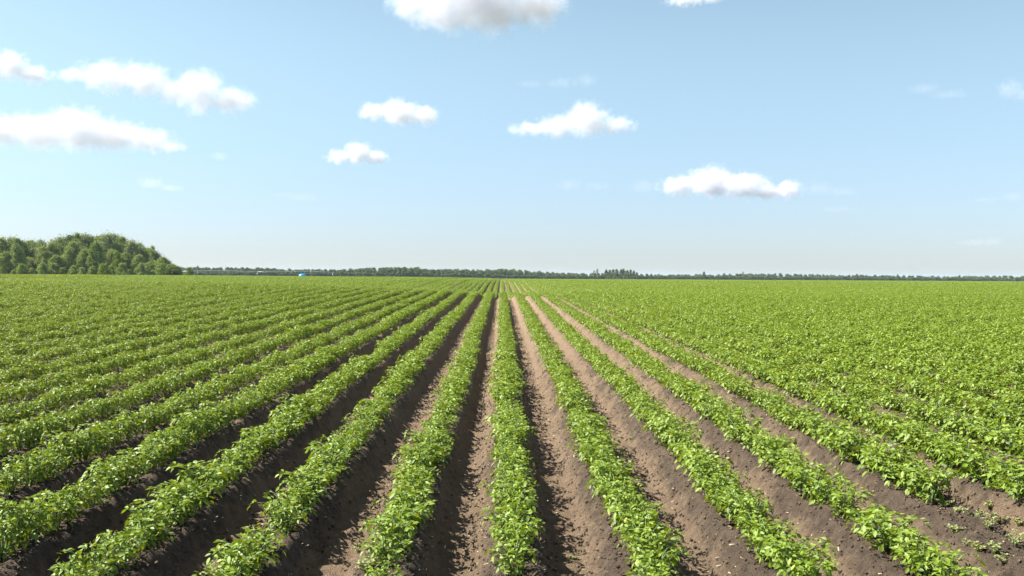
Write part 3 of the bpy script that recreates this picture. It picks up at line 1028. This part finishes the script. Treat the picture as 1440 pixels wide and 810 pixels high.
def cloud(blobs, base, dens, lab, seed, group=None, rag=.55, alt=1300.0, soft=.32):
    """blobs: (px, py, rx px, ry px); base: pixel row of the flat underside"""
    cx = sum(b[0] for b in blobs) / len(blobs); cy = sum(b[1] for b in blobs) / len(blobs)
    d = ray(cx, base); dist = alt / d.z
    c = ray(cx, cy) * (dist / ray(cx, cy).length)
    fwd = Vector((c.x, c.y, 0)).normalized(); right = Vector((fwd.y, -fwd.x, 0))
    k = dist / F
    root_m = bpy.data.meshes.new('cloud')
    loc = []
    rr = random.Random(seed)
    for (px, py, rx, ry) in blobs:
        p = ray(px, py) * dist - c
        loc.append((Vector((p.dot(right), rr.uniform(-.3, .3) * rx * k, p.z)), rx * k, min(rx, ry * 1.6) * k * 1.1, ry * k))
    import bmesh
    bm = bmesh.new()
    for (q, a, b_, h) in loc:
        e = bmesh.ops.create_icosphere(bm, subdivisions=3, radius=1.0)
        for v in e['verts']:
            v.co = Vector((v.co.x * a * 1.22, v.co.y * b_ * 1.22, v.co.z * h * 1.22)) + q
    bm.to_mesh(root_m); bm.free()
    m, nt, out = mat('cloud_vapour')
    tc = N(nt, 'ShaderNodeTexCoord')
    size = max(h for (_, _, _, h) in loc)
    P = tc.outputs['Object']
    n1 = N(nt, 'ShaderNodeTexNoise', i_Scale=1.9 / size, i_Detail=7.0, i_Roughness=.68)
    off = nt.nodes.new('ShaderNodeVectorMath'); off.operation = 'ADD'; nt.links.new(P, off.inputs[0]); off.inputs[1].default_value = (seed * 911.0, seed * 37.0, seed * 53.0)
    nt.links.new(off.outputs[0], n1.inputs['Vector'])
    f = None
    for (q, a, b_, h) in loc:
        s = nt.nodes.new('ShaderNodeVectorMath'); s.operation = 'SUBTRACT'; nt.links.new(P, s.inputs[0]); s.inputs[1].default_value = q
        g = nt.nodes.new('ShaderNodeVectorMath'); g.operation = 'DIVIDE'; nt.links.new(s.outputs[0], g.inputs[0]); g.inputs[1].default_value = (a, b_, h)
        l = nt.nodes.new('ShaderNodeVectorMath'); l.operation = 'LENGTH'; nt.links.new(g.outputs[0], l.inputs[0])
        v = math_n(nt, 'SUBTRACT', 1.0, l.outputs['Value'])
        if f is None: f = v
        else:
            mx = nt.nodes.new('ShaderNodeMath'); mx.operation = 'SMOOTH_MAX'; nt.links.new(f, mx.inputs[0]); nt.links.new(v, mx.inputs[1]); mx.inputs[2].default_value = .18
            f = mx.outputs[0]
    nn = math_n(nt, 'MULTIPLY', math_n(nt, 'SUBTRACT', n1.outputs[0], .52), rag * 4.2)
    f = math_n(nt, 'ADD', f, nn)
    # flat underside
    sx = nt.nodes.new('ShaderNodeSeparateXYZ'); nt.links.new(P, sx.inputs[0])
    zb = (ray(cx, base) * dist - c).z
    fl = nt.nodes.new('ShaderNodeMapRange'); fl.interpolation_type = 'SMOOTHSTEP'
    nt.links.new(sx.outputs[2], fl.inputs[0]); fl.inputs[1].default_value = zb - size * .3; fl.inputs[2].default_value = zb + size * .45
    de = math_n(nt, 'MULTIPLY', math_n(nt, 'POWER', ramp(nt, f, -.08, soft + .75), 1.3), fl.outputs[0])
    de = math_n(nt, 'MULTIPLY', de, dens * .6 / size)
    pv = N(nt, 'ShaderNodeVolumePrincipled'); pv.inputs['Color'].default_value = (.85, .86, .91, 1); pv.inputs['Anisotropy'].default_value = .0
    nt.links.new(de, pv.inputs['Density']); nt.links.new(pv.outputs[0], out.inputs['Volume'])
    try: m.cycles.homogeneous_volume = False
    except Exception: pass
    root_m.materials.append(m)
    o = obj('cloud', root_m)
    o.matrix_world = Matrix.Translation(c + Vector((0, 0, CAM_Z))) @ Matrix(((right.x, fwd.x, 0, 0), (right.y, fwd.y, 0, 0), (0, 0, 1, 0), (0, 0, 0, 1)))
    rm = o.modifiers.new('shell', 'REMESH'); rm.mode = 'VOXEL'; rm.voxel_size = size / 4
    tag(o, lab, 'cloud', group)
    return o


def make_clouds():
    cloud([(575, 2, 40, 26), (625, 5, 55, 42), (690, 0, 62, 50), (750, 8, 52, 34), (660, -15, 110, 50)], 62, 6, 'large bright cloud cut off by the top edge of the view', 1)
    cloud([(100, 103, 30, 12), (150, 104, 40, 24), (200, 115, 40, 26), (245, 130, 30, 20), (280, 128, 40, 34), (325, 140, 36, 22)], 168, 5, 'long cloud of two humps high at the left', 2)
    cloud([(15, 93, 26, 22), (45, 105, 26, 14), (-15, 95, 20, 20)], 118, 5, 'small puffy cloud at the upper left edge', 3)
    cloud([(0, 185, 40, 22), (50, 188, 50, 26), (105, 183, 46, 33), (155, 192, 50, 24), (205, 198, 46, 18), (240, 206, 24, 9), (-50, 190, 50, 22)], 215, 6, 'long bright flat-based cloud at the left edge', 4)
    cloud([(525, 157, 24, 14), (560, 158, 34, 21), (595, 162, 26, 16)], 178, 5, 'ragged small cloud above the smallest compact one', 5)
    cloud([(478, 220, 22, 12), (503, 215, 22, 19), (528, 221, 20, 12)], 235, 6, 'smallest compact bright cloud left of centre', 6)
    cloud([(745, 182, 34, 12), (785, 180, 40, 18), (825, 168, 36, 28), (865, 177, 32, 14)], 195, 5, 'cloud with a single peak right of the centre', 7)
    cloud([(955, 262, 32, 16), (1000, 255, 40, 24), (1045, 262, 40, 20), (1080, 270, 30, 14), (1108, 268, 22, 16)], 283, 6, 'bright low flat-based cloud on the right', 8)
    cloud([(745, 118, 30, 8), (790, 117, 34, 10), (825, 113, 20, 13)], 130, .22, 'faint grey smear of cloud above the peaked one', 9, soft=.5)
    cloud([(1300, 124, 26, 10), (1335, 133, 34, 9)], 145, .2, 'faint thin cloud streak high at the right', 10, soft=.5)
    cloud([(1420, 125, 20, 16), (1450, 132, 28, 14)], 146, .5, 'faint pale cloud cut by the right edge', 11, soft=.5)
    cloud([(965, -2, 34, 12), (1000, -4, 20, 9)], 12, 2.5, 'sliver of white cloud at the top edge', 12)
    cloud([(212, 258, 22, 10), (240, 264, 24, 7)], 270, .5, 'tiny pale cloud below the long flat-based one', 13, soft=.45)
    cloud([(308, 220, 16, 8)], 228, .25, 'tiny wisp right of the long flat-based cloud', 14, soft=.45)
    cloud([(1150, 264, 28, 12), (1185, 270, 32, 9), (1180, 294, 36, 7)], 302, .24, 'faint grey wisps trailing right of the low bright cloud', 15, soft=.5)
    cloud([(800, 260, 26, 12), (840, 262, 30, 9), (905, 262, 28, 14)], 275, .2, 'faint grey wisps left of the low bright cloud', 16, soft=.5)
    cloud([(1372, 341, 28, 7), (1395, 340, 18, 7)], 348, .25, 'tiny pale wisp low above the right horizon', 17, soft=.5)
    cloud([(425, 278, 32, 8), (400, 274, 22, 5)], 286, .18, 'faint grey wisp below the smallest compact cloud', 18, soft=.5)
    cloud([(1385, 281, 22, 5), (1425, 276, 20, 8)], 290, .2, 'faint grey streak right of the low bright cloud', 19, soft=.5)


make_clouds()

# ------------------------------------------------------------------ haze
hm, nt, out = mat('haze_air')
pv = N(nt, 'ShaderNodeVolumePrincipled'); pv.inputs['Color'].default_value = (.72, .87, 1, 1); pv.inputs['Density'].default_value = 0.8e-4
pv.inputs['Anisotropy'].default_value = .2
nt.links.new(pv.outputs[0], out.inputs['Volume'])
haze = obj('haze', MB().box((0, 1800, 13.0), (9000, 9000, 17.0)).mesh('haze', hm, smooth=False))
tag(haze, 'thin bluish air over the far fields', None, None, 'stuff')

# ------------------------------------------------------------------ light
w = bpy.data.worlds.new('World'); scene.world = w; w.use_nodes = True
nt = w.node_tree; bg = nt.nodes['Background']
sky = nt.nodes.new('ShaderNodeTexSky'); sky.sky_type = 'NISHITA'; sky.sun_disc = False
sky.sun_elevation = SUN_EL; sky.sun_rotation = SUN_AZ
sky.altitude = 200; sky.air_density = 1.0; sky.dust_density = .4; sky.ozone_density = 1.5
tcw = nt.nodes.new('ShaderNodeTexCoord'); sx = nt.nodes.new('ShaderNodeSeparateXYZ'); nt.links.new(tcw.outputs['Generated'], sx.inputs[0])
hz = ramp(nt, sx.outputs[2], -.03, .26)
tint = mixc(nt, hz, (.60, .675, .935), (1.25, 1.215, 1.03))
mm = nt.nodes.new('ShaderNodeMix'); mm.data_type = 'RGBA'; mm.blend_type = 'MULTIPLY'; mm.inputs[0].default_value = 1
nt.links.new(sky.outputs[0], mm.inputs[6]); nt.links.new(tint, mm.inputs[7]); nt.links.new(mm.outputs[2], bg.inputs[0]); bg.inputs[1].default_value = .060
sl = bpy.data.lights.new('sun', 'SUN'); sl.energy = 4.8; sl.angle = R(.53); sl.color = (1, .965, .91)
so = bpy.data.objects.new('sun', sl); COL.objects.link(so)
so.rotation_euler = SUN_DIR.to_track_quat('Z', 'Y').to_euler(); so.location = (0, 0, 60)

vs = scene.view_settings
scene.display_settings.display_device = 'sRGB'
vs.view_transform = 'Standard'; vs.look = 'None'; vs.exposure = 1.5; vs.gamma = 1; vs.use_curve_mapping = False
cy = scene.cycles
cy.max_bounces = 10; cy.diffuse_bounces = 3; cy.glossy_bounces = 2; cy.transmission_bounces = 3; cy.transparent_max_bounces = 8
cy.volume_bounces = 8; cy.volume_step_rate = 1.0; cy.volume_max_steps = 128
cy.use_adaptive_sampling = True; cy.adaptive_threshold = .02
cy.use_denoising = True
cy.sample_clamp_indirect = 4.0
